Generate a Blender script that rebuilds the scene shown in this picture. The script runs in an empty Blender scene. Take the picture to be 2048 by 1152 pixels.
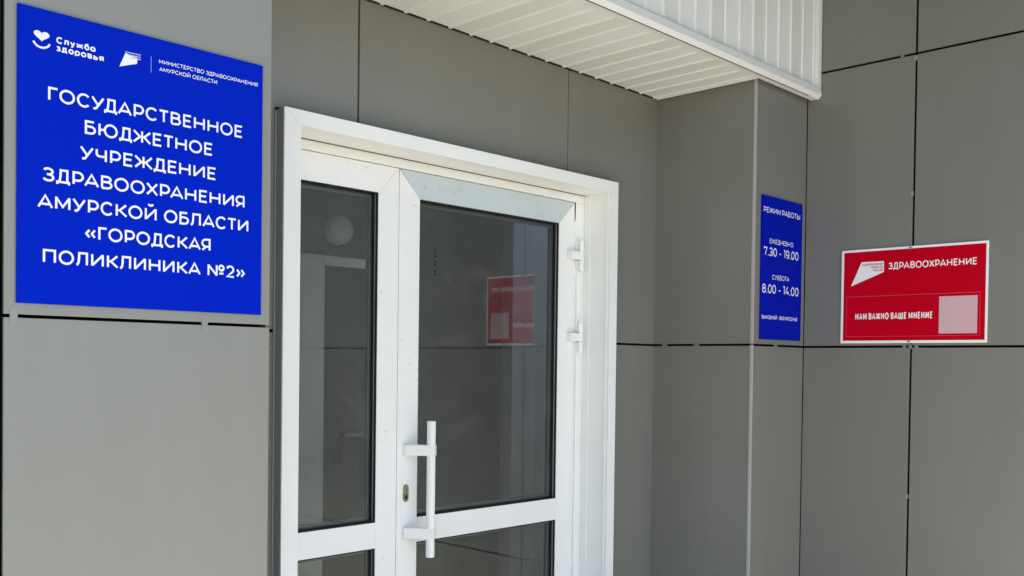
import bpy, bmesh, math, random
from mathutils import Matrix, Vector
random.seed(7)
R = math.radians
sc = bpy.context.scene
COL = sc.collection
H = 1.5                                             # camera height above the ground

# ------------------------------------------------------------ camera
cam = bpy.data.cameras.new('camera')
co = bpy.data.objects.new('camera', cam); COL.objects.link(co)
YAW, PITCH, ROLL = 0.802862731, -0.017736425, 0.012588385
sy, cy, sp, cp = math.sin(YAW), math.cos(YAW), math.sin(PITCH), math.cos(PITCH)
fw = Vector((sy*cp, cy*cp, sp)); rt = Vector((cy, -sy, 0)); up = rt.cross(fw)
r2 = math.cos(ROLL)*rt + math.sin(ROLL)*up; u2 = -math.sin(ROLL)*rt + math.cos(ROLL)*up
co.matrix_world = Matrix(((r2.x, u2.x, -fw.x, 0), (r2.y, u2.y, -fw.y, 0), (r2.z, u2.z, -fw.z, H), (0, 0, 0, 1)))
cam.sensor_width = 36; cam.lens = 1960.1/2048*36; cam.shift_y = 185.8/2048
cam.clip_start = 0.05; cam.clip_end = 2000
sc.camera = co

# ------------------------------------------------------------ sky, sun, exposure
SUN_EL, SUN_AZ = 75, 179                            # high sun in front: the added unseen roof keeps the porch in open shade
w = bpy.data.worlds.new('World'); sc.world = w; w.use_nodes = True
nt = w.node_tree
sky = nt.nodes.new('ShaderNodeTexSky'); sky.sky_type = 'NISHITA'; sky.sun_disc = False
sky.sun_elevation = R(SUN_EL); sky.sun_rotation = R(SUN_AZ)
sky.air_density = 1.0; sky.dust_density = 1.5; sky.ozone_density = 1.0
bg = nt.nodes['Background']; bg.inputs[1].default_value = 0.14
nt.links.new(sky.outputs[0], bg.inputs[0])
sl = bpy.data.lights.new('sun', 'SUN'); sl.energy = 4.5; sl.angle = R(0.5); sl.color = (1, .955, .875)
so = bpy.data.objects.new('sun', sl); COL.objects.link(so)
sd = Vector((math.sin(R(SUN_AZ))*math.cos(R(SUN_EL)), math.cos(R(SUN_AZ))*math.cos(R(SUN_EL)), math.sin(R(SUN_EL))))
so.rotation_euler = sd.to_track_quat('Z', 'Y').to_euler(); so.location = (0, 0, 20)
sc.view_settings.view_transform = 'Standard'; sc.view_settings.look = 'None'
sc.view_settings.exposure = 1.3; sc.view_settings.gamma = 1
sc.cycles.max_bounces = 10; sc.cycles.diffuse_bounces = 6; sc.cycles.transparent_max_bounces = 12

# ------------------------------------------------------------ materials
def mat(name, col, rough=.5, spec=.5, metal=0, var=0, vscale=3, bump=0, bscale=200, rvar=0):
    m = bpy.data.materials.new(name); m.use_nodes = True
    n = m.node_tree.nodes; l = m.node_tree.links
    b = n['Principled BSDF']
    b.inputs['Base Color'].default_value = (*col, 1); b.inputs['Roughness'].default_value = rough
    b.inputs['Specular IOR Level'].default_value = spec; b.inputs['Metallic'].default_value = metal
    tc = n.new('ShaderNodeTexCoord')
    if var:
        t = n.new('ShaderNodeTexNoise'); t.inputs['Scale'].default_value = vscale; t.inputs['Detail'].default_value = 6
        t.inputs['Roughness'].default_value = .6
        l.new(tc.outputs['Object'], t.inputs['Vector'])
        r = n.new('ShaderNodeMapRange'); r.inputs['From Min'].default_value = .25; r.inputs['From Max'].default_value = .75
        r.inputs['To Min'].default_value = 1-var; r.inputs['To Max'].default_value = 1+var
        l.new(t.outputs['Fac'], r.inputs['Value'])
        mx = n.new('ShaderNodeVectorMath'); mx.operation = 'SCALE'; mx.inputs[0].default_value = col
        l.new(r.outputs[0], mx.inputs['Scale']); l.new(mx.outputs[0], b.inputs['Base Color'])
        if rvar:
            r3 = n.new('ShaderNodeMapRange'); r3.inputs['To Min'].default_value = rough-rvar; r3.inputs['To Max'].default_value = rough+rvar
            l.new(t.outputs['Fac'], r3.inputs['Value']); l.new(r3.outputs[0], b.inputs['Roughness'])
    if bump:
        t = n.new('ShaderNodeTexNoise'); t.inputs['Scale'].default_value = bscale; t.inputs['Detail'].default_value = 3
        l.new(tc.outputs['Object'], t.inputs['Vector'])
        bp = n.new('ShaderNodeBump'); bp.inputs['Strength'].default_value = bump; bp.inputs['Distance'].default_value = .002
        l.new(t.outputs['Fac'], bp.inputs['Height']); l.new(bp.outputs[0], b.inputs['Normal'])
    return m

def streaks(m, amt=.03):
    """faint vertical wash marks left by rain"""
    n = m.node_tree.nodes; l = m.node_tree.links; b = n['Principled BSDF']
    tc = n.new('ShaderNodeTexCoord'); mp = n.new('ShaderNodeMapping'); mp.inputs['Scale'].default_value = (9, 9, .5)
    l.new(tc.outputs['Object'], mp.inputs[0])
    t = n.new('ShaderNodeTexNoise'); t.inputs['Scale'].default_value = 1; t.inputs['Detail'].default_value = 5; l.new(mp.outputs[0], t.inputs['Vector'])
    r = n.new('ShaderNodeMapRange'); r.inputs['From Min'].default_value = .3; r.inputs['From Max'].default_value = .7
    r.inputs['To Min'].default_value = 1-amt; r.inputs['To Max'].default_value = 1+amt; l.new(t.outputs['Fac'], r.inputs['Value'])
    sc_ = n.new('ShaderNodeVectorMath'); sc_.operation = 'SCALE'
    oi = n.new('ShaderNodeObjectInfo'); r2_ = n.new('ShaderNodeMapRange'); r2_.inputs['To Min'].default_value = .965; r2_.inputs['To Max'].default_value = 1.035
    l.new(oi.outputs['Random'], r2_.inputs['Value'])
    pm = n.new('ShaderNodeMath'); pm.operation = 'MULTIPLY'; l.new(r.outputs[0], pm.inputs[0]); l.new(r2_.outputs[0], pm.inputs[1])
    l.new(b.inputs['Base Color'].links[0].from_socket, sc_.inputs[0]); l.new(pm.outputs[0], sc_.inputs['Scale'])
    l.new(sc_.outputs[0], b.inputs['Base Color'])
    return m
def specks(m, col, thresh, scale, amount=.7):
    """small dirt specks with a shape of their own"""
    n = m.node_tree.nodes; l = m.node_tree.links; b = n['Principled BSDF']
    tc = n.new('ShaderNodeTexCoord')
    t = n.new('ShaderNodeTexNoise'); t.inputs['Scale'].default_value = scale; t.inputs['Detail'].default_value = 2
    l.new(tc.outputs['Object'], t.inputs['Vector'])
    t2 = n.new('ShaderNodeTexNoise'); t2.inputs['Scale'].default_value = 5; t2.inputs['Detail'].default_value = 1
    l.new(tc.outputs['Object'], t2.inputs['Vector'])
    a = n.new('ShaderNodeMath'); a.operation = 'MULTIPLY_ADD'; a.inputs[1].default_value = .35
    l.new(t2.outputs['Fac'], a.inputs[0]); l.new(t.outputs['Fac'], a.inputs[2])
    r = n.new('ShaderNodeMapRange'); r.inputs['From Min'].default_value = thresh; r.inputs['From Max'].default_value = thresh+.04
    r.inputs['To Max'].default_value = amount
    l.new(a.outputs[0], r.inputs['Value'])
    mx = n.new('ShaderNodeMix'); mx.data_type = 'RGBA'
    src = b.inputs['Base Color'].links[0].from_socket if b.inputs['Base Color'].links else None
    if src: l.new(src, mx.inputs[6])
    else: mx.inputs[6].default_value = b.inputs['Base Color'].default_value
    mx.inputs[7].default_value = (*col, 1)
    l.new(r.outputs[0], mx.inputs[0]); l.new(mx.outputs[2], b.inputs['Base Color'])
    return m

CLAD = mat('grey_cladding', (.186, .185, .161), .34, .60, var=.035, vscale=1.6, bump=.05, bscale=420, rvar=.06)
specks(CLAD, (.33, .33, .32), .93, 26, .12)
CLAD_LIT = specks(mat('lit_cladding', (.258, .257, .228), .34, .60, var=.035, vscale=1.6, bump=.05, bscale=420, rvar=.06), (.36, .36, .35), .93, 26, .12)  # the grey cladding again, with stronger daylight put into its colour
streaks(CLAD); streaks(CLAD_LIT)
BACK = mat('dark_backing', (.012, .012, .012), .9, .1)
CLIP = mat('clip_metal', (.29, .29, .275), .4, .5, .3)
TRIM = mat('corner_trim', (.40, .40, .37), .4, .5)
PVC = specks(mat('white_pvc', (.86, .86, .825), .32, .5, var=.02, vscale=4, rvar=.05), (.48, .46, .42), .90, 62, .4)
PVCF = specks(mat('filmed_pvc', (.56, .63, .64), .25, .5, var=.03, vscale=6), (.42, .42, .37), .87, 60, .5)
PVCS = mat('surround_pvc', (.86, .86, .825), .32, .5, var=.02, vscale=4, rvar=.05)
SEAM = mat('seam_grey', (.10, .10, .10), .8, .2)
FLASH = mat('grey_flashing', (.30, .31, .30), .5, .4, var=.04)
SCRIB = mat('pencil_scribble', (.36, .40, .36), .8, .2)
BLACK = mat('black_rubber_and_shade', (.008, .008, .008), .6, .3)
SPACER = mat('spacer_bar', (.30, .31, .30), .45, .5, .4)
VINYL = mat('white_vinyl', (.74, .745, .715), .42, .4, var=.025, vscale=2.5, bump=.04, bscale=150)
BLUE = mat('blue_sign_face', (.0002, .017, .48), .4, .03, var=.02, vscale=2)
DBLUE = mat('dark_blue_sign_face', (.0002, .008, .37), .4, .04, var=.02, vscale=2)
RED = mat('red_sign_face', (.52, .0004, .014), .4, .04, var=.03, vscale=4)
LET = mat('white_lettering', (.86, .86, .85), .45, .4)
LETM = mat('pale_blue_lettering', (.42, .48, .72), .45, .4)
REDL = mat('red_lettering', (.50, .09, .11), .45, .4)
PINK = mat('pink_line', (.62, .10, .13), .45, .4)
CODE = mat('blank_code_patch', (.62, .40, .43), .5, .3)
BRASS = mat('brass', (.36, .30, .17), .35, .5, .8)
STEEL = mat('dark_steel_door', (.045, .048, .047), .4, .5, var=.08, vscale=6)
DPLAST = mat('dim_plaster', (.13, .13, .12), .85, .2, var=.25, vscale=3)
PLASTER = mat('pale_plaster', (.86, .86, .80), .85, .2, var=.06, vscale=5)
HANDLEM = mat('dark_handle', (.02, .02, .02), .3, .5)
LAMPW = mat('lamp_opal', (.9, .9, .88), .35, .5)
CONC = mat('ground_asphalt', (.085, .083, .078), .9, .2, var=.15, vscale=1.2, bump=.3, bscale=60)
SHADE = mat('shade_roof_face', (.13, .125, .115), .7, .3, var=.05, vscale=2)  # dark tone cuts the light under the unseen roof
SLAB = mat('pale_tile', (.56, .53, .455), .6, .3, var=.08, vscale=3)

# perforated vinyl: rows of little slanted slots
def perforated():
    m = mat('perforated_vinyl', (.76, .76, .715), .45, .4)
    n = m.node_tree.nodes; l = m.node_tree.links; b = n['Principled BSDF']
    tc = n.new('ShaderNodeTexCoord'); s = n.new('ShaderNodeSeparateXYZ'); l.new(tc.outputs['Object'], s.inputs[0])
    def M(op, a, bb, c=None):
        q = n.new('ShaderNodeMath'); q.operation = op
        for i, v in enumerate((a, bb, c)):
            if v is None: continue
            if isinstance(v, (int, float)): q.inputs[i].default_value = v
            else: l.new(v, q.inputs[i])
        return q.outputs[0]
    yz = M('ADD', s.outputs['Y'], s.outputs['Z'])
    u = M('MULTIPLY', M('MULTIPLY_ADD', s.outputs['X'], .8, yz), 1/.0135)       # across the slots, sheared
    v = M('MULTIPLY', s.outputs['X'], 1/.020)
    du = M('ABSOLUTE', M('SUBTRACT', M('FRACT', u, None), .5), None)
    dv = M('ABSOLUTE', M('SUBTRACT', M('FRACT', v, None), .5), None)
    hole = M('MULTIPLY', M('LESS_THAN', du, .17), M('LESS_THAN', dv, .40))
    mx = n.new('ShaderNodeMix'); mx.data_type = 'RGBA'
    mx.inputs[6].default_value = (.74, .74, .70, 1); mx.inputs[7].default_value = (.54, .54, .50, 1)
    l.new(hole, mx.inputs[0]); l.new(mx.outputs[2], b.inputs['Base Color'])
    return m
PERF = perforated()

def glass_mat():
    m = bpy.data.materials.new('glazing'); m.use_nodes = True
    n = m.node_tree.nodes; l = m.node_tree.links; n.clear()
    o = n.new('ShaderNodeOutputMaterial'); mx = n.new('ShaderNodeMixShader')
    t = n.new('ShaderNodeBsdfTransparent'); t.inputs[0].default_value = (.90, .93, .91, 1)
    g = n.new('ShaderNodeBsdfGlossy'); g.inputs['Roughness'].default_value = .004; g.inputs[0].default_value = (.93, .96, .93, 1)
    lw = n.new('ShaderNodeFresnel'); lw.inputs[0].default_value = 2.25
    # foil smears, plus an even painted haze that veils the reflections
    tc = n.new('ShaderNodeTexCoord'); tx = n.new('ShaderNodeTexNoise'); tx.inputs['Scale'].default_value = 7
    tx.inputs['Detail'].default_value = 8; tx.inputs['Roughness'].default_value = .7; tx.inputs['Distortion'].default_value = 1.2
    l.new(tc.outputs['Object'], tx.inputs['Vector'])
    mr = n.new('ShaderNodeMapRange'); mr.inputs['From Min'].default_value = .50; mr.inputs['From Max'].default_value = .78; mr.inputs['To Min'].default_value = .040; mr.inputs['To Max'].default_value = .125
    l.new(tx.outputs['Fac'], mr.inputs['Value'])
    d = n.new('ShaderNodeBsdfDiffuse'); d.inputs[0].default_value = (.5, .5, .48, 1)
    m2 = n.new('ShaderNodeMixShader')
    l.new(lw.outputs[0], mx.inputs[0]); l.new(t.outputs[0], mx.inputs[1]); l.new(g.outputs[0], mx.inputs[2])
    l.new(mr.outputs[0], m2.inputs[0]); l.new(mx.outputs[0], m2.inputs[1]); l.new(d.outputs[0], m2.inputs[2])
    l.new(m2.outputs[0], o.inputs[0])
    return m
GLASS = glass_mat()

# ------------------------------------------------------------ mesh helpers (world coordinates in, z measured from the eye height)
ORG = {}
class MB:
    def __init__(s): s.bm = bmesh.new(); s.mats = []
    def mi(s, m):
        if m not in s.mats: s.mats.append(m)
        return s.mats.index(m)
    def box(s, x0, x1, y0, y1, z0, z1, m, bev=0):
        bm = bmesh.new()
        r = bmesh.ops.create_cube(bm, size=1)
        for v in bm.verts:
            v.co = Vector((x0+(v.co.x+.5)*(x1-x0), y0+(v.co.y+.5)*(y1-y0), z0+(v.co.z+.5)*(z1-z0)))
        if bev: bmesh.ops.bevel(bm, geom=list(bm.edges), offset=bev, segments=2, profile=.5, affect='EDGES')
        s.merge(bm, m); return s
    def prism(s, pts, axis, a0, a1, m, bev=0):
        """2-D outline pts extruded along an axis: 'y' -> pts are (x,z), 'x' -> (y,z), 'z' -> (x,y)"""
        bm = bmesh.new()
        def P(p, a): return {'y': (p[0], a, p[1]), 'x': (a, p[0], p[1]), 'z': (p[0], p[1], a)}[axis]
        A = [bm.verts.new(P(p, a0)) for p in pts]; B = [bm.verts.new(P(p, a1)) for p in pts]
        bm.faces.new(A); bm.faces.new(B[::-1])
        for i in range(len(pts)):
            j = (i+1) % len(pts); bm.faces.new((A[j], A[i], B[i], B[j]))
        bmesh.ops.recalc_face_normals(bm, faces=bm.faces)
        if bev: bmesh.ops.bevel(bm, geom=list(bm.edges), offset=bev, segments=2, profile=.5, affect='EDGES')
        s.merge(bm, m); return s
    def cyl(s, p, q, r, m, n=20, r2=None, bev=0):
        p = Vector(p); q = Vector(q); d = q-p
        bm = bmesh.new()
        bmesh.ops.create_cone(bm, cap_ends=True, segments=n, radius1=r, radius2=r if r2 is None else r2, depth=d.length)
        if bev:
            es = [e for e in bm.edges if abs(e.verts[0].co.z-e.verts[1].co.z) < 1e-6]
            bmesh.ops.bevel(bm, geom=es, offset=bev, segments=2, profile=.5, affect='EDGES')
        bmesh.ops.transform(bm, matrix=Matrix.Translation((p+q)/2) @ d.to_track_quat('Z', 'Y').to_matrix().to_4x4(), verts=bm.verts)
        for f in bm.faces: f.smooth = len(f.verts) == 4
        s.merge(bm, m); return s
    def quad(s, pts, m):
        vs = [s.bm.verts.new(p) for p in pts]; f = s.bm.faces.new(vs); f.material_index = s.mi(m); return s
    def merge(s, bm, m):
        k = s.mi(m); mp = {}
        for v in bm.verts: mp[v] = s.bm.verts.new(v.co)
        for f in bm.faces:
            g = s.bm.faces.new([mp[v] for v in f.verts]); g.material_index = k; g.smooth = f.smooth
        bm.free()
    def build(s, name, parent=None, origin=None):
        o0 = Vector(origin) if origin is not None else (ORG[parent.name] if parent else Vector((0, 0, 0)))
        for v in s.bm.verts: v.co = v.co + Vector((0, 0, H)) - o0
        me = bpy.data.meshes.new(name); s.bm.to_mesh(me); s.bm.free()
        for m in s.mats: me.materials.append(m)
        o = bpy.data.objects.new(name, me); COL.objects.link(o)
        if parent: o.parent = parent
        else: o.location = o0
        ORG[o.name] = o0
        return o
def tag(o, label, cat, group=None):
    o['label'] = label; o['category'] = cat
    if group: o['group'] = group
    return o
def thing(name, loc, label, cat, group=None):
    o = bpy.data.objects.new(name, None); COL.objects.link(o); o.empty_display_size = .1
    o.location = loc; ORG[o.name] = Vector(loc)
    return tag(o, label, cat, group)

# ------------------------------------------------------------ the ground
g = MB(); g.box(-400, 400, -400, 400, -H-.3, -H, CONC); gr = g.build('ground'); gr['kind'] = 'structure'
g = MB(); g.box(-11, 3.88, -3.6, 2.4, -H-.2, -H+.004, SLAB); pv = g.build('bounce_paving'); pv['kind'] = 'structure'  # unseen paving, its size and pale tone shaped to bounce light onto the walls

SHADE_EDGE = .5
g = MB(); g.box(-2.0, 4.6, SHADE_EDGE, 2.545, 1.92, 3.15, SHADE); g.box(-6, 4.6, 4.2, 8, -H, 1.91, SHADE)  # unseen roof, added and sized to shade the porch; rear block behind
rf = g.build('shade_roof'); rf['kind'] = 'structure'
TOP = 1.91                                           # wall height above eye level
ROWS = [-H+.01, -1.068, .087, 1.243, TOP]
G = .0045                                            # half a joint
def clip(mb, cx, cz, plane, axis, hw=.010, hh=.0155, m=CLIP):
    pts = []
    for i in range(16):
        a = 2*math.pi*i/16
        pts.append((cx+max(-1, min(1, 1.25*math.cos(a)))*hw, cz+math.copysign(1, math.sin(a))*(hh-hw)+math.sin(a)*hw))
    mb.prism(pts, axis, plane-.0016, plane+.004, m)

# ------------------------------------------------------------ clad wall: the block on the left
BY = 2.18
wl = thing('clad_wall', (0, 2.4, 0), 'grey clad wall block at the left edge, daylight put into its colour, carrying the large blue sign', 'wall')
b = MB(); b.box(-4.0, 1.360, BY+.030, 2.52, -H, TOP, BACK); b.build('backing', wl)
b = MB(); b.box(1.361, 1.366, BY+.0095, 2.499, -H, TOP, CLAD_LIT); b.build('end_flashing', wl)
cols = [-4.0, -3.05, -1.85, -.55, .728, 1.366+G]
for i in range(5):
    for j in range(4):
        b = MB(); b.box(cols[i]+G, cols[i+1]-G, BY, BY+.009, ROWS[j]+.0036, ROWS[j+1]-.0036, CLAD_LIT, .0012); b.build('facade_panel', wl)
for cx in (.752, 1.187):
    b = MB(); clip(b, cx, .087-.001, BY, 'y', .0075, .019); b.build('panel_clip', wl)

# ------------------------------------------------------------ clad wall: round the door
DY = 2.5
SX0, SX1, SZ = 1.583, 3.147, .735                    # outside of the white door surround
wd = thing('clad_wall', (2.4, 2.6, 0), 'shaded grey clad wall round and above the white glazed entrance door', 'wall')
b = MB()
b.prism([(1.36, -H), (SX0+.012, -H), (SX0+.012, SZ-.012), (SX1-.012, SZ-.012), (SX1-.012, -H), (3.66, -H), (3.66, TOP), (1.36, TOP)], 'y', DY+.02, DY+.05, BACK)
b.build('backing', wd)
g2 = .0035
def dpanel(pts, bev=.001):
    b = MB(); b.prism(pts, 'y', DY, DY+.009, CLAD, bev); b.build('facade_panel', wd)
J1, J2, XC = 1.880, 2.884, 3.473
e = .002
dpanel([(1.37, .087+G), (SX0-e, .087+G), (SX0-e, SZ+e), (J1-g2, SZ+e), (J1-g2, 1.243-G), (1.37, 1.243-G)])
dpanel([(J1+g2, SZ+e), (J2-.002, SZ+e), (J2-.002, 1.243-G), (J1+g2, 1.243-G)])
dpanel([(J2+.002, SZ+e), (SX1+e, SZ+e), (SX1+e, .087+G), (XC-.002, .087+G), (XC-.002, 1.243-G), (J2+.002, 1.243-G)])
for z0, z1 in ((ROWS[0], ROWS[1]), (ROWS[1], ROWS[2])):
    dpanel([(1.37, z0+G), (SX0-e, z0+G), (SX0-e, z1-G), (1.37, z1-G)])
    dpanel([(SX1+e, z0+G), (XC-.002, z0+G), (XC-.002, z1-G), (SX1+e, z1-G)])
for j in range(3, 4):
    for x0, x1 in ((1.37, J1), (J1, J2), (J2, XC)):
        dpanel([(x0+g2, ROWS[j]+G), (x1-g2, ROWS[j]+G), (x1-g2, ROWS[j+1]-G), (x0+g2, ROWS[j+1]-G)])
b = MB(); b.cyl((1.572, DY+.002, .038), (1.572, DY-.003, .038), .004, CLIP, 12, bev=.001); b.build('rivet', wd)

# ------------------------------------------------------------ pillar on the right of the porch
PY, PX, RX = 2.024, 3.468, 3.892
pl = thing('pillar', (3.7, 2.25, 0), 'narrow grey clad pillar with pale corner trim beside the door, carrying the small blue sign', 'pillar')
b = MB(); b.box(PX+.02, 3.90, PY+.02, 2.53, -H, TOP, BACK); b.build('backing', pl)
for j in range(4):
    z0, z1 = ROWS[j]+G, ROWS[j+1]-G
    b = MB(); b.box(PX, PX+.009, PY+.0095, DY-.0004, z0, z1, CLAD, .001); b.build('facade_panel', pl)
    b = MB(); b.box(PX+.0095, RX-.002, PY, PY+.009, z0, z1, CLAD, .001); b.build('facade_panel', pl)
    b = MB()
    b.prism([(PX-.0016, PY-.0016), (PX+.0085, PY-.0016), (PX+.0085, PY-.0002), (PX-.0002, PY-.0002), (PX-.0002, PY+.008), (PX-.0016, PY+.008)], 'z', z0, z1+.004, TRIM)
    b.build('corner_trim', pl)
for cy_ in (2.445, 2.285):
    b = MB(); clip(b, cy_, .087, PX, 'x', .012, .0125, CLAD); b.build('panel_clip', pl)
for cx in (3.655,):
    b = MB(); clip(b, cx, .087, PY, 'y', .010, .0125, CLAD); b.build('panel_clip', pl)

# ------------------------------------------------------------ clad wall on the right
RY0 = -2.6
wr = thing('clad_wall', (4.05, 0, 0), 'grey clad wall running forward on the right, carrying the red sign', 'wall')
b = MB(); b.box(RX+.03, RX+.36, RY0, 2.53, -H, TOP, BACK); b.build('backing', wr)
b = MB(); b.box(RX, RX+.365, RY0-.012, RY0-.002, -H, TOP, CLAD); b.build('end_flashing', wr)
ys = [PY+.0025, 1.564, .364, -.836, -1.8, RY0]
for i in range(5):
    for j in range(4):
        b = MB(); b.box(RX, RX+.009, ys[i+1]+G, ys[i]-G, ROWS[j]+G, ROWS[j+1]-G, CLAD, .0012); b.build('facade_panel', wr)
def rclip(y, z, hw, hh, m=CLIP):
    b = MB(); clip(b, y, z, RX, 'x', hw, hh, m); b.cyl((RX-.0016, y, z), (RX-.004, y, z), .0045, CLIP, 10, bev=.001); b.build('panel_clip', wr)
for y, z in ((1.571, .693), (1.569, -.509), (1.566, .087), (1.590, .087), (1.542, .087), (1.62, 1.243), (1.565, 1.225)):
    rclip(y, z, .0065, .0105, CLAD if z in (.087, 1.243) else CLIP)

# ------------------------------------------------------------ canopy
CX0, CX1, FY, CZ, CT = 1.372, RX-.004, 1.978, 1.1425, 1.86
cn = thing('entrance_canopy', (2.63, 2.24, CZ+H), 'white vinyl canopy with ribbed fascia and soffit over the entrance door', 'canopy')
def ribbed(x0, x1):
    """(x, depth, perforated) outline of boards 0.1 m apart, each with a raised rib"""
    out = []; n = int(math.ceil((x1-x0)/.098)); xs = [x1-.024-.098*k for k in range(n, -1, -1)]
    return [x for x in xs if x < x1-.001]
# soffit: boards run from wall to fascia
b = MB(); xs = ribbed(CX0, PX-.006)
SYB, SYF = DY-.007, FY-.002
def strip(x, nx, k, a, c, lay):
    rib = .014; d = .0065
    seq = [(x, 0), (nx-rib, 0.0012), (nx-rib+.003, d), (nx-.003, d), (nx, 0)]
    for q in range(4):
        (xa, da), (xb, db) = seq[q], seq[q+1]
        m = PERF if (k % 3 == 1 and q == 0) else VINYL
        if lay == 's': b.quad([(xa, a, CZ-da), (xa, c, CZ-da), (xb, c, CZ-db), (xb, a, CZ-db)], m)
        else: b.quad([(xa, FY-da, a), (xb, FY-db, a), (xb, FY-db, c), (xa, FY-da, c)], m)
for k, x in enumerate(xs):
    nx = min(x+.098, PX-.006); nx = PX-.006 if k == len(xs)-1 else nx; strip(max(x, CX0), nx, k, SYF, SYB, 's')
b.box(CX0, PX-.004, SYF, SYB, CZ+.004, CZ+.012, VINYL)
b.box(CX0, PX-.005, DY-.0065, DY-.0005, CZ-.005, CZ+.006, BLACK); b.box(PX-.0055, PX-.0005, SYF, DY-.007, CZ-.005, CZ+.006, BLACK)  # black strips stand in for the shadow gap along wall and pillar
b.build('soffit', cn)
b = MB(); xf = ribbed(CX0, CX1-.012)
for k, x in enumerate(xf): strip(max(x, CX0), min(x+.098, CX1-.012), k+1, CZ+.012, CT-.02, 'f')
b.box(CX0, CX1, FY+.004, FY+.014, CZ+.010, CT-.02, VINYL)
b.build('fascia', cn)
b = MB()
b.prism([(FY-.020, CZ+.006), (FY-.016, CZ+.034), (FY-.008, CZ+.036), (FY-.007, CZ+.014), (FY+.002, CZ+.004), (FY+.028, CZ+.002), (FY+.028, CZ-.008), (FY-.006, CZ-.010)], 'x', CX0, CX1, VINYL)
b.box(CX0+.2, CX1-.09, FY-.0065, FY-.0045, CZ-.0125, CZ-.0095, SEAM)
b.build('edge_trim', cn)
b = MB(); b.prism([(CX1-.020, FY-.016), (CX1, FY-.016), (CX1, FY+.002), (CX1-.020, FY-.004)], 'z', CZ+.036, CT-.02, VINYL); b.build('corner_trim', cn)
b = MB(); b.box(CX0-.01, CX1, FY-.03, DY-.002, CT-.02, CT, FLASH); b.build('roof_sheet', cn)
b = MB(); b.box(CX0, CX0+.008, FY+.016, DY-.002, CZ+.014, CT-.021, VINYL); b.build('side_cheek', cn)

# ------------------------------------------------------------ entrance door
SY = 2.455; FYD = 2.592; LY = 2.590; GYL = 2.617
IX0, IX1, IZ = 1.640, 3.100, .690                    # inside of the surround
door = thing('entrance_doorway', (2.37, 2.6, 0), 'white plastic double door with glass panes and a long pull handle', 'door')
# surround: mitred front mouldings and lining
b = MB(); gp = .0007
b.prism([(SX0, -H), (IX0, -H), (IX0, IZ-gp), (SX0, SZ-gp*1.5)], 'y', SY, SY+.006, PVCS)
b.prism([(IX1, -H), (SX1, -H), (SX1, SZ-gp*1.5), (IX1, IZ-gp)], 'y', SY, SY+.006, PVCS)
b.prism([(SX0, SZ), (SX1, SZ), (IX1, IZ), (IX0, IZ)], 'y', SY, SY+.006, PVCS)
b.prism([(SX0+.001, SZ-.004), (IX0-.004, IZ), (IX0-.004, IZ+.006), (SX0+.008, SZ)], 'y', SY+.002, SY+.005, SEAM)
b.prism([(SX1-.001, SZ-.004), (IX1+.004, IZ), (IX1+.004, IZ+.006), (SX1-.008, SZ)], 'y', SY+.002, SY+.005, SEAM)
b.build('door_surround', door)
b = MB()
b.box(IX1, IX1+.010, SY+.006, FYD+.02, -H, IZ, PVCS)
b.box(IX0-.010, IX0, SY+.006, FYD+.02, -H, IZ, PVCS)
b.box(IX0-.010, IX1+.010, SY+.006, FYD+.02, IZ, IZ+.010, PVCS)
b.box(IX1-.004, IX1, FYD-.034, FYD-.001, -H, IZ-.004, PVCS, .001)
b.box(IX1-.003, IX1, SY+.012, SY+.022, -H, IZ-.004, PVCS, .001)
b.box(IX0+.001, IX1-.005, FYD-.005, FYD-.001, IZ-.0022, IZ-.0005, SEAM)
b.build('reveal_lining', door)
b = MB()
b.box(SX0+.0006, SX0+.010, SY+.0065, DY+.012, -H, SZ-.012, FLASH)
b.box(SX0+.0006, SX1-.001, SY+.0065, DY+.012, SZ-.011, SZ-.001, FLASH)
b.box(SX1-.010, SX1-.001, SY+.0065, DY+.012, -H, SZ-.012, FLASH)
b.box(SX0-.005, SX0, DY-.005, DY-.0005, -H, SZ-.004, FLASH, .001)
b.box(SX0-.006, SX0+.012, DY-.014, DY-.0005, SZ-.0035, SZ+.002, BLACK)
b.build('side_flashing', door)
# fixed frame
FT = .655
b = MB()
b.box(IX0, IX1, FYD, FYD+.07, FT+.002, IZ, PVC)
b.box(3.0388, IX1, FYD, FYD+.07, -H, FT+.0015, PVC)
b.box(IX0, 1.690, FYD, FYD+.07, -H, FT+.0015, PVC)
b.box(1.691, 3.038, FYD+.03, FYD+.075, FT-.014, FT+.0014, SEAM)
b.box(3.030, 3.0386, FYD+.03, FYD+.075, -1.46, FT-.02, SEAM)
b.box(IX0, IX1, FYD, FYD+.07, -H, -1.475, PVC)
b.build('door_frame', door)

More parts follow.
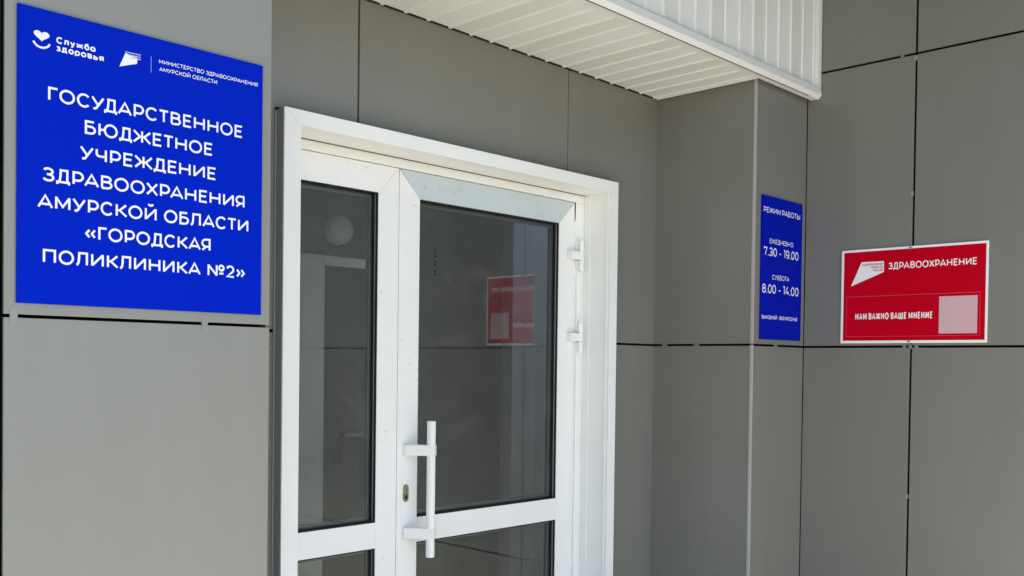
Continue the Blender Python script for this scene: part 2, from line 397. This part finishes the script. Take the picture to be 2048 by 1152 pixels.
def leaf(x0, x1, gx0, gx1, top, rows, film):
    """one glazed leaf; rows = [(z0,z1) of each glass opening, top first]"""
    y0, y1 = LY, LY+.062
    bot = -1.468; zt = rows[0][1]; zb = rows[-1][0]; c = .0006
    b = MB()
    b.prism([(x0, bot), (gx0, zb), (gx0, zt), (x0, top-c)], 'y', y0, y1, PVC)
    b.prism([(x1, bot), (gx1, zb), (gx1, zt), (x1, top-c)], 'y', y0, y1, PVC)
    b.prism([(x0+c, bot), (x1-c, bot), (gx1-c, zb), (gx0+c, zb)], 'y', y0, y1, PVC)
    for (a0, a1), (c0, c1) in zip(rows[:-1], rows[1:]):
        b.box(gx0+.0004, gx1-.0004, y0+.0006, y1, c1, a0, PVC)
    if not film: b.prism([(x0+c, top), (x1-c, top), (gx1-c, zt), (gx0+c, zt)], 'y', y0, y1, PVC)
    # thin dark line of the mitre joints
    b.prism([(x0+.003, top-.004), (gx0-.002, zt-.001), (gx0-.002, zt+.002), (x0+.003, top-.001)], 'y', y0+.0012, y1-.01, SEAM)
    b.prism([(x1-.003, top-.004), (gx1+.002, zt-.001), (gx1+.002, zt+.002), (x1-.003, top-.001)], 'y', y0+.0012, y1-.01, SEAM)
    lf = b.build('door_leaf', door)
    if film:
        b = MB(); b.prism([(x0+.003, top), (x1-.002, top), (gx1-c, zt), (gx0+c, zt)], 'y', y0-.0004, y1, PVCF)
        t = b.build('top_rail', lf); t['label'] = 'bluish top rail under a scuffed protective film'
    for z0, z1 in rows:
        b = MB(); q = .0045
        for d0, d1, m in ((.002, .009, BLACK), (.0145, GYL-y0+.003, BLACK), (.009, .0145, SPACER)):
            b.box(gx0, gx0+q, y0+d0, y0+d1, z0, z1, m); b.box(gx1-q, gx1, y0+d0, y0+d1, z0, z1, m)
            b.box(gx0+q, gx1-q, y0+d0, y0+d1, z1-q, z1, BLACK); b.box(gx0+q, gx1-q, y0+d0, y0+d1, z0, z0+q, BLACK)
        b.build('gasket', lf)
        b = MB(); s_ = .012; a, c2 = GYL+.004, GYL+.020
        b.box(gx0+q, gx0+q+s_, a, c2, z0+q, z1-q, SPACER); b.box(gx1-q-s_, gx1-q, a, c2, z0+q, z1-q, SPACER)
        b.box(gx0+q+s_, gx1-q-s_, a, c2, z1-q-s_, z1-q, SPACER); b.box(gx0+q+s_, gx1-q-s_, a, c2, z0+q, z0+q+s_, SPACER)
        b.build('spacer_bar', lf)
        b = MB(); b.quad([(gx0+.003, GYL, z0+.003), (gx1-.003, GYL, z0+.003), (gx1-.003, GYL, z1-.003), (gx0+.003, GYL, z1-.003)], GLASS)
        b.build('glass_pane', lf)
    return lf
RWS = [(-.537, .562), (-1.365, -.623)]
lp = leaf(1.692, 2.1205, 1.722, 2.034, FT-.001, RWS, False)
la = leaf(2.1235, 3.0352, 2.214, 2.942, FT-.001, RWS, True)
# pencil scribble on the film of the top rail and a tiny stamp on the glass
b = MB(); rnd = random.Random(3)
for i in range(9):
    x = 2.300+i*.0125+rnd.uniform(-.003, .003); z = .606+rnd.uniform(-.006, .006); dx = rnd.uniform(-.002, .004); dz = rnd.uniform(.006, .016)
    b.quad([(x, LY-.0007, z), (x+.0022, LY-.0007, z), (x+dx+.0022, LY-.0007, z+dz), (x+dx, LY-.0007, z+dz)], SCRIB)
b.build('scribble', la)
b = MB()
for i in range(9):
    if i in (3, 6): continue
    z = .395-i*.0105; x = 2.305+rnd.uniform(-.002, .002)
    b.quad([(x, GYL-.0008, z), (x+rnd.uniform(.005, .011), GYL-.0008, z), (x+.008, GYL-.0008, z+.0062), (x, GYL-.0008, z+.0062)], BLACK)
b.build('glass_stamp', la)
# pull handle: vertical bar on two brackets
b = MB(); hx, hy = 2.212, 2.515
b.cyl((hx, hy, -.665), (hx, hy, -.2), .0148, PVC, 24, bev=.0015)
for z in (-.300, -.584):
    d = Vector((hx-2.163, hy-LY, 0)); n = Vector((-d.y, d.x, 0)).normalized()*.0135
    p = Vector((2.163, LY, 0)); q = Vector((hx, hy, 0))+d.normalized()*.016
    b.prism([(p.x+n.x, LY), (p.x+n.x+.004, LY-.010), (q.x+n.x, q.y+n.y), (q.x-n.x, q.y-n.y), (p.x-n.x-.004, LY-.014), (p.x-n.x-.004, LY)], 'z', z-.0185, z+.0185, PVC, .003)
b.build('pull_handle', la)
b = MB()
pts = [(2.163+.0125*math.cos(2*math.pi*i/24), -.449+math.copysign(.016, math.sin(2*math.pi*i/24+1e-6))+.0145*math.sin(2*math.pi*i/24)) for i in range(24)]
b.prism(pts, 'y', LY-.003, LY+.001, BRASS, .0008)
b.cyl((2.163, LY-.002, -.437), (2.163, LY-.0045, -.437), .0085, SPACER, 16)
b.box(2.1618, 2.1642, LY-.0052, LY-.0047, -.443, -.431, BLACK)
b.box(2.158, 2.168, LY-.0042, LY-.0032, -.470, -.456, BLACK, .0003)
b.build('lock_cylinder', la)
for z in (.440, .110, -1.05):
    b = MB(); bx, by = 3.055, 2.568
    b.cyl((bx, by, z+.018), (bx, by, z+.063), .0105, PVC, 18, bev=.002)
    b.cyl((bx, by, z-.064), (bx, by, z-.018), .0105, PVC, 18, bev=.002)
    b.cyl((bx, by, z-.064), (bx, by, z+.062), .007, PVC, 12)
    b.box(2.992, 3.070, LY-.026, LY-.0005, z-.0165, z+.0165, PVC, .0025)
    b.box(3.046, 3.074, LY-.012, FYD-.0005, z+.020, z+.060, PVC, .002)
    b.box(3.046, 3.074, LY-.012, FYD-.0005, z-.060, z-.020, PVC, .002)
    b.build('hinge', door)
b = MB(); b.box(3.048, 3.066, FYD-.010, FYD-.0005, -1.44, .365, PVC, .002); b.build('cover_strip', door)
b = MB(); b.prism([(3.0368, .655), (3.0415, .655), (3.0405, .590), (3.0368, .575)], 'y', LY-.001, LY+.03, BLACK); b.build('dark_gap', door)  # black wedge stands in for the dark open gap at the seam top

# ------------------------------------------------------------ vestibule behind the glass
VB, VX0, VX1 = 3.32, 1.55, 3.36
ve = thing('vestibule', (2.4, 3.0, 0), 'small dim vestibule with pale plastered walls behind the glass doors', 'vestibule')
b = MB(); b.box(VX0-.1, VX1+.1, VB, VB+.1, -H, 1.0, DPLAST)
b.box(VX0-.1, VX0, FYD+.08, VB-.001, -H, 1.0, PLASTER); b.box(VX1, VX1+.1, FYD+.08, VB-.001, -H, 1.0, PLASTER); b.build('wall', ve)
b = MB(); b.box(VX0-.1, VX1+.1, 3.06, VB+.1, 1.001, 1.1, STEEL); b.build('ceiling', ve)  # ceiling stops short: an added opening lets daylight into the vestibule
b = MB(); b.box(VX0, VX1, FYD+.08, VB, -H, -H+.02, SLAB); b.build('floor', ve)
b = MB(); b.box(1.36, IX0-.011, FYD-.03, FYD+.08, -H, 1.1, BACK); b.box(IX1+.011, 3.49, FYD-.03, FYD+.08, -H, 1.1, BACK); b.box(IX0-.011, IX1+.011, FYD-.03, FYD+.08, IZ+.011, 1.1, BACK)
b.build('wall_core', ve)
b = MB(); b.box(3.005, 3.10, FYD+.082, 2.905, -H+.02, 1.0, PLASTER, .004); b.build('side_reveal', ve)
ind = thing('inner_door', (2.83, VB, 0), 'dark steel inner door with lever handle, seen through the glass of the entrance', 'door')
b = MB(); b.box(2.31, 2.765, VB-.030, VB-.001, -H+.02, .385, STEEL, .003); b.build('door_leaf', ind)
b = MB(); b.box(2.02, 2.309, VB-.040, VB-.0012, -H+.02, .425, PLASTER, .003); b.box(2.3095, 2.81, VB-.040, VB-.0012, .386, .425, PLASTER, .003); b.box(2.766, 2.81, VB-.040, VB-.0012, -H+.02, .3855, PLASTER, .003); b.build('door_frame', ind)  # pale frame, widened to stand in for outdoor reflections in the pane
b = MB(); b.cyl((2.385, VB-.028, -.30), (2.385, VB-.075, -.30), .010, HANDLEM, 14); b.cyl((2.385, VB-.072, -.30), (2.50, VB-.072, -.30), .009, CLIP, 14)
b.box(2.365, 2.405, VB-.036, VB-.0295, -.42, -.22, HANDLEM, .004)
for z in (-.355, -.375, -.43, -.45): b.cyl((2.46, VB-.031, z), (2.46, VB-.0295, z), .006, BLACK, 10)
b.build('door_handle', ind)
LX, LZ = 2.385, .535
b = MB(); b.cyl((LX, VB-.001, LZ), (LX, VB-.03, LZ), .062, LAMPW, 32, .060)
bm = bmesh.new(); bmesh.ops.create_uvsphere(bm, u_segments=28, v_segments=16, radius=1)
for v in bm.verts: v.co = Vector((LX+v.co.x*.060, VB-.03+v.co.y*.045, LZ+v.co.z*.060))
for f in bm.faces: f.smooth = True
b.merge(bm, LAMPW)
tag(b.build('wall_lamp', None, (LX, VB, LZ+H)), 'round white lamp above the dark inner door, behind the narrow glass pane', 'lamp')

# ------------------------------------------------------------ lettering: a stroke font (own drawing), cap height 1
def E(cx, cy, rx, ry, a0, a1, n=None):
    n = n or max(4, int(abs(a1-a0)/11))
    return [(cx+rx*math.cos(R(a0+(a1-a0)*i/n)), cy+ry*math.sin(R(a0+(a1-a0)*i/n))) for i in range(n+1)]
L_ = lambda *p: list(p)
def bowl(y0, y1, xe=1.0, x0=0.0, k=.55):            # a D shape to the right of a stem
    r = (y1-y0)/2; rx = k*xe
    return [(x0, y1)]+E(xe-rx, (y0+y1)/2, rx, r, 90, -90)+[(x0, y0)]
GL = {
 'А': (1.10, [L_((0, 0), (.5, 1), (1, 0)), L_((.17, .27), (.83, .27))]),
 'Б': (.86, [[(.88, 1), (0, 1), (0, 0)]+E(.52, .29, .48, .29, -90, 90)+[(0, .58)]]),
 'В': (.88, [[(0, 0), (0, 1)]+E(.50, .77, .40, .23, 90, -90)+[(0, .54)], [(.5, .54)]+E(.52, .27, .48, .27, 90, -90)+[(0, 0)]]),
 'Г': (.74, [L_((0, 0), (0, 1), (1, 1))]),
 'Д': (1.10, [L_((.02, -.20), (.02, 0), (.98, 0), (.98, -.20)), [(.16, 0)]+[(.25, .25), (.29, .6), (.30, 1)]+[(.84, 1), (.84, 0)]]),
 'Е': (.78, [L_((1, 1), (0, 1), (0, 0), (1, 0)), L_((0, .52), (.88, .52))]),
 'Ж': (1.42, [L_((.5, 0), (.5, 1)), L_((0, 1), (.37, .5), (.5, .5)), L_((0, 0), (.37, .5)), L_((1, 1), (.63, .5), (.5, .5)), L_((1, 0), (.63, .5))]),
 'З': (.80, [E(.42, .755, .50, .245, 155, -90, 14)+[(.28, .51)], [(.42, .51)]+E(.44, .255, .56, .255, 90, -158, 16)]),
 'И': (.98, [L_((0, 1), (0, 0)), L_((0, .03), (1, .97)), L_((1, 1), (1, 0))]),
 'Й': (.98, [L_((0, 1), (0, 0)), L_((0, .03), (1, .97)), L_((1, 1), (1, 0)), E(.5, 1.44, .22, .17, 190, 350, 8)]),
 'К': (.92, [L_((0, 0), (0, 1)), L_((.96, 1), (.30, .5), (1, 0)), L_((0, .5), (.32, .5))]),
 'Л': (1.0, [[(0, 0), (.10, .02), (.20, .16), (.25, .5), (.27, 1), (1, 1), (1, 0)]]),
 'М': (1.14, [L_((0, 0), (0, 1)), L_((0, .97), (.5, .18), (1, .97)), L_((1, 1), (1, 0))]),
 'Н': (.96, [L_((0, 0), (0, 1)), L_((1, 0), (1, 1)), L_((0, .5), (1, .5))]),
 'О': (1.14, [E(.5, .5, .5, .515, 0, 360, 32)]),
 'П': (.94, [L_((0, 0), (0, 1), (1, 1), (1, 0))]),
 'Р': (.86, [[(0, 0), (0, 1)]+E(.5, .655, .5, .345, 90, -90)+[(0, .31)]]),
 'С': (1.02, [E(.54, .5, .54, .515, 42, 318, 26)]),
 'Т': (.86, [L_((0, 1), (1, 1)), L_((.5, 1), (.5, 0))]),
 'У': (.96, [L_((0, 1), (.52, .33)), [(1, 1), (.48, .24), (.38, .08), (.26, 0), (.10, .02)]]),
 'Х': (1.0, [L_((.02, 1), (.98, 0)), L_((.98, 1), (.02, 0))]),
 'Ч': (.86, [[(0, 1), (0, .62)]+E(.36, .60, .36, .20, 180, 270)+[(.7, .40), (1, .46)], L_((1, 1), (1, 0))]),
 'Ш': (1.30, [L_((0, 1), (0, 0), (1, 0), (1, 1)), L_((.5, 0), (.5, 1))]),
 'Ы': (1.18, [[(0, 1), (0, 0)]+E(.40, .30, .30, .30, -90, 90)+[(0, .60)], L_((1, 0), (1, 1))]),
 'Ь': (.86, [[(0, 1), (0, 0)]+E(.52, .30, .48, .30, -90, 90)+[(0, .60)]]),
 'Ю': (1.50, [L_((0, 0), (0, 1)), L_((0, .5), (.30, .5)), E(.65, .5, .35, .515, 0, 360, 30)]),
 'Я': (.87, [[(1, 0), (1, 1)]+E(.5, .665, .5, .335, 90, 270)+[(1, .33)], L_((.52, .33), (.02, 0))]),
 '№': (1.52, [L_((0, 0), (0, 1)), L_((0, .97), (.54, .03)), L_((.54, 0), (.54, 1)), E(.85, .76, .15, .24, 0, 360, 18), L_((.72, .24), (.98, .24))]),
 '«': (.80, [L_((.36, .74), (0, .42), (.36, .10)), L_((1, .74), (.64, .42), (1, .10))]),
 '»': (.80, [L_((0, .74), (.36, .42), (0, .10)), L_((.64, .74), (1, .42), (.64, .10))]),
 '0': (.86, [E(.5, .5, .5, .51, 0, 360, 28)]), '1': (.42, [L_((.0, 1), (.95, 1), (.95, 0))]),
 '2': (.80, [E(.46, .68, .46, .32, 160, -38, 14)+[(.02, 0), (1, 0)]]),
 '3': (.80, [E(.46, .72, .46, .28, 150, -90, 14)+[(.3, .44)], [(.45, .44)]+E(.46, .22, .54, .22, 90, -155, 14)]),
 '4': (.92, [L_((.62, 1), (0, .24), (1, .24)), L_((.72, .5), (.72, 0))]),
 '7': (.80, [L_((0, .8), (0, 1), (1, 1), (.38, 0))]),
 '8': (.84, [E(.5, .755, .42, .245, 0, 360, 22), E(.5, .255, .5, .265, 0, 360, 24)]),
 '9': (.82, [E(.5, .67, .5, .33, 0, 360, 24), [(1, .67)]+E(.42, .52, .58, .52, 0, -105, 12)]),
 '.': (.22, [L_((.5, -.07), (.5, .09))]), '-': (.46, [L_((0, .38), (1, .38))]),
 # lower case (x height .72)
 'л': (.78, [[(0, 0), (.12, .04), (.24, .3), (.26, .70), (1, .70), (1, 0)]]),
 'у': (.78, [L_((0, .70), (.5, .02)), L_((1, .70), (.44, -.18), (.10, -.24))]),
 'ж': (1.12, [L_((.5, 0), (.5, .70)), L_((0, .70), (.36, .35), (.64, .35), (1, .70)), L_((0, 0), (.36, .35)), L_((1, 0), (.64, .35))]),
 'б': (.80, [E(.5, .34, .5, .36, 0, 360, 22), [(0, .34), (.05, .70), (.30, .92), (.92, 1.02)]]),
 'а': (.80, [E(.5, .35, .5, .36, 0, 360, 22), L_((1, .70), (1, 0))]),
 'з': (.66, [E(.44, .53, .44, .18, 155, -90, 12)+[(.3, .35)], E(.44, .17, .54, .18, 90, -155, 12)]),
 'д': (.84, [L_((0, -.2), (0, 0), (1, 0), (1, -.2)), [(.14, 0), (.26, .3), (.28, .70), (.84, .70), (.84, 0)]]),
 'о': (.84, [E(.5, .35, .5, .36, 0, 360, 24)]),
 'р': (.80, [E(.5, .35, .5, .36, 0, 360, 22), L_((0, .70), (0, -.25))]),
 'в': (.74, [[(0, 0), (0, .70)]+E(.5, .53, .38, .17, 90, -90)+[(0, .36)], [(.5, .36)]+E(.55, .18, .45, .18, 90, -90)+[(0, 0)]]),
 'ь': (.72, [[(0, .70), (0, 0)]+E(.55, .20, .45, .20, -90, 90)+[(0, .40)]]),
 'я': (.74, [[(1, 0), (1, .70)]+E(.48, .48, .48, .22, 90, 270)+[(1, .26)], L_((.5, .26), (.03, 0))]),
}
def thicken(pts, hw):
    closed = len(pts) > 3 and math.hypot(pts[0][0]-pts[-1][0], pts[0][1]-pts[-1][1]) < 1e-6
    P = [Vector((p[0], p[1])) for p in pts]
    Q = [P[0]]
    for p in P[1:]:
        if (p-Q[-1]).length > 1e-5: Q.append(p)
    if closed: Q = Q[:-1]
    n = len(Q); A, B = [], []
    for i in range(n):
        a = Q[i-1] if (i > 0 or closed) else None; c = Q[(i+1) % n] if (i < n-1 or closed) else None
        d1 = (Q[i]-a).normalized() if a is not None else None; d2 = (c-Q[i]).normalized() if c is not None else None
        if d1 is None: d1 = d2
        if d2 is None: d2 = d1
        n1 = Vector((-d1.y, d1.x)); n2 = Vector((-d2.y, d2.x)); m = n1+n2
        if m.length < .05: m = n1
        m.normalize(); k = min(hw/max(.2, m.dot(n1)), hw*1.43)
        A.append(Q[i]+m*k); B.append(Q[i]-m*k)
    qs = [(A[i], B[i], B[(i+1) % n], A[(i+1) % n]) for i in range(n if closed else n-1)]
    return qs
WIDE = {'Н': .94, 'О': 1.10, 'С': .95, 'А': 1.09, 'Р': .80, 'Т': .86, 'В': .84, 'Е': .74, 'Г': .72, 'Д': 1.00, 'У': .98, 'Ж': 1.42, 'Ю': 1.42, 'К': .90,
        'Л': .93, 'П': .92, 'М': 1.08, 'И': .95, 'Й': .95, 'З': .76, 'Х': .98, 'Ч': .81, 'Я': .82, 'Б': .80}
for c_, w_ in WIDE.items(): GL[c_] = (w_, GL[c_][1])
SIDE = {}                                            # side bearings (left, right)
for c_ in 'БВГЕИЙКМНПРШЫЬЮвья': SIDE[c_] = [.115, .06]
for c_ in 'ИЙЛМНПЧШЫЯаляд': SIDE.setdefault(c_, [.06, .115])[1] = .115
for c_ in 'АУХЖТ': SIDE[c_] = [.015, .015]
for c_ in 'КГ': SIDE[c_][1] = .015
SIDE['Л'][0] = .02; SIDE['Д'] = [.03, .03]; SIDE['Ч'][0] = .09; SIDE['Я'][0] = .03; SIDE['Е'][1] = .05
KERN = {'УД': -.09, 'ДА': -.02, 'РА': -.06, 'ГО': -.03, 'УЧ': .02, 'УР': .02}
def text(mb, s, u0, u1, base, cap, place, m, wt=.155, track=.13, hs=1.0):
    """letters of height cap from u0 to u1; place(u, v, lift) -> point in the world"""
    tot = 0; seq = []; t_ = track/.13
    for i, c in enumerate(s):
        if c == ' ': tot += .60; continue
        lb, rb = SIDE.get(c, (.065, .065))
        if i: tot += KERN.get(s[i-1:i+1], 0) + (lb*t_ if s[i-1] != ' ' else 0)
        W = GL[c][0]; seq.append((c, tot)); tot += W
        if i < len(s)-1 and s[i+1] != ' ': tot += rb*t_
    k = (u1-u0)/tot                                  # metres per unit across
    hw = wt/2*cap; lift = 0
    for c, off in seq:
        W, strokes = GL[c]
        for st in strokes:
            pp = [(u0+off*k+hw+p[0]*(W*k-2*hw), base+hw+p[1]*(cap-2*hw)) for p in st]
            for q in thicken(pp, hw):
                lift = (lift+1) % 61
                mb.quad([place(v.x, v.y, .0004+lift*.00001) for v in q], m)

# ------------------------------------------------------------ the large blue sign
YB = BY-.0065
s = MB(); s.box(.7555, 1.3375, YB, BY-.001, .1145, .7385, BLUE, .0008)
sg = tag(s.build('sign_board', None, (1.046, BY, .115+H)), 'large blue clinic name board with white writing on the left wall', 'sign')
pb = lambda u, v, l: (u, YB-l, v)
b = MB()
for t, a, c, z in (('ГОСУДАРСТВЕННОЕ', .8172, 1.2815, .5478), ('БЮДЖЕТНОЕ', .895, 1.2012, .4912), ('УЧРЕЖДЕНИЕ', .8847, 1.2108, .4342), ('ЗДРАВООХРАНЕНИЯ', .8078, 1.288, .3760),
                   ('АМУРСКОЙ ОБЛАСТИ', .796, 1.299, .3182), ('«ГОРОДСКАЯ', .897, 1.197, .2610), ('ПОЛИКЛИНИКА №2»', .8078, 1.290, .2018)):
    text(b, t, a, c, z, .0300, pb, LET, .160, .13)
b.build('main_lettering', sg)
b = MB()
text(b, 'Служба', .8337, .9173, .6732, .0142, pb, LET, .225, .13); text(b, 'здоровья', .8337, .9357, .6565, .0142, pb, LET, .225, .13)
text(b, 'МИНИСТЕРСТВО ЗДРАВООХРАНЕНИЯ', 1.0644, 1.3215, .6828, .0094, pb, LET, .15, .13)
text(b, 'АМУРСКОЙ ОБЛАСТИ', 1.0645, 1.2115, .6656, .0094, pb, LET, .15, .13)
b.quad([pb(1.0446, .657, .0004), pb(1.0456, .657, .0004), pb(1.0456, .694, .0004), pb(1.0446, .694, .0004)], LETM)
b.build('small_lettering', sg)
b = MB()                                            # heart over a smile
hp = [];
for i in range(40):
    a = 2*math.pi*i/40; hp.append((.8035+.0162*math.sin(a)**3*1.0, .6818+.00105*(13*math.cos(a)-5*math.cos(2*a)-2*math.cos(3*a)-math.cos(4*a))*.72))
ctr = (.8035, .683)
for i in range(40):
    p, q = hp[i], hp[(i+1) % 40]; b.quad([pb(*ctr, .0004), pb(*p, .0004), pb(*q, .0004)], LET)
for q in thicken(E(.8035, .6735, .0180, .0170, 202, 338, 16), .0022): b.quad([pb(v.x, v.y, .0004) for v in q], LET)
b.build('heart_emblem', sg)
b = MB()
b.quad([pb(.971, .6545, .0004), pb(1.0117, .6695, .0004), pb(1.0132, .6825, .0004), pb(.985, .6880, .0004)], LET)
text(b, 'НАЦИОНАЛЬНЫЕ'.replace('Ц', 'И'), .9835, 1.0200, .6885, .0036, pb, LETM, .18) if False else None
for k_, (a, z) in enumerate(((.984, .6895), (.992, .6845), (.997, .6795))):
    b.quad([pb(a, z, .0007), pb(1.0205, z, .0007), pb(1.0205, z+.0022, .0007), pb(a, z+.0022, .0007)], LETM)
b.build('flag_emblem', sg)

# ------------------------------------------------------------ opening hours sign on the pillar
YS = PY-.0065
s = MB(); s.box(3.5175, 3.8525, YS, PY-.001, .111, .690, DBLUE, .0008)
sg = tag(s.build('sign_board', None, (3.685, PY, .111+H)), 'narrow dark blue opening hours board on the pillar between door and red sign', 'sign')
ps = lambda u, v, l: (u, YS-l, v)
for nm, t, a, c, z, h_, wt in (('heading', 'РЕЖИМ РАБОТЫ', 3.530, 3.8297, .6220, .0222, .15), ('day_name', 'ЕЖЕДНЕВНО', 3.581, 3.7738, .5005, .0190, .13), ('opening_hours', '7.30 - 19.00', 3.5355, 3.8208, .4490, .0348, .14),
                       ('day_name', 'СУББОТА', 3.605, 3.7455, .3556, .0190, .13), ('opening_hours', '8.00 - 14.00', 3.5262, 3.8265, .2980, .0365, .14), ('closing_note', 'ВЫХОДНОЙ - ВОСКРЕСЕНЬЕ', 3.527, 3.8208, .1937, .0146, .16)):
    b = MB(); text(b, t, a, c, z, h_, ps, LET, wt); b.build(nm, sg)

# ------------------------------------------------------------ red sign on the right wall
XS = RX-.0065
s = MB(); s.box(XS, RX-.001, 1.2770, 1.8548, .1010, .4845, LET, .0008)
sg = tag(s.build('sign_board', None, (RX, 1.566, .101+H)), 'red health care notice board with white border on the right wall', 'sign')
pr = lambda u, v, l: (XS-l, -u, v)                  # u runs towards the viewer along the wall
b = MB(); b.quad([pr(-1.8440, .1115, .0003), pr(-1.2848, .1115, .0003), pr(-1.2848, .4750, .0003), pr(-1.8440, .4750, .0003)], RED); b.build('red_face', sg)
b = MB()
text(b, 'ЗДРАВООХРАНЕНИЕ', -1.6563, -1.3166, .3970, .0270, lambda u, v, l: pr(u, v, l+.0003), LET, .15)
text(b, 'НАМ ВАЖНО ВАШЕ МНЕНИЕ', -1.7913, -1.4782, .1972, .0264, lambda u, v, l: pr(u, v, l+.0003), LET, .165, .15)
b.build('lettering', sg)
b = MB(); q = lambda u, v, l=.0007: pr(u, v, l)
b.quad([q(-1.8125, .3358), q(-1.6752, .3883), q(-1.6761, .4318), q(-1.7684, .4326)], LET)
pe = lambda u, v, l: pr(u, v, l+.0007)
GL['Ц'] = (.98, [L_((0, 1), (0, 0), (1.06, 0), (1.06, -.2)), L_((.94, 1), (.94, 0))])
text(b, 'НАЦИОНАЛЬНЫЕ', -1.7655, -1.679, .4165, .0095, pe, REDL, .17)
text(b, 'ПРОЕКТЫ', -1.7300, -1.679, .4040, .0095, pe, REDL, .17)
text(b, 'РОССИИ', -1.7200, -1.679, .3915, .0095, pe, REDL, .17)
b.build('flag_emblem', sg)
b = MB()
for (u0, v0, u1, v1) in ((-1.8300, .2915, -1.3030, .2927), (-1.8300, .1280, -1.3030, .1290), (-1.8300, .1290, -1.8290, .2915), (-1.3040, .1290, -1.3030, .2915)):
    b.quad([q(u0, v0), q(u1, v0), q(u1, v1), q(u0, v1)], PINK)
b.build('border_line', sg)
b = MB(); b.quad([q(-1.4545, .1370), q(-1.3128, .1370), q(-1.3128, .2806), q(-1.4545, .2806)], CODE); b.build('blank_patch', sg)
for z in (.4775, .108):
    b = MB(); b.cyl((XS, 1.569, z), (XS-.004, 1.569, z), .0055, CLIP, 14, bev=.0015); b.build('fixing_screw', sg)
for o in COL.objects:
    if o.parent is None and 'label' in o: o['kind'] = 'thing'
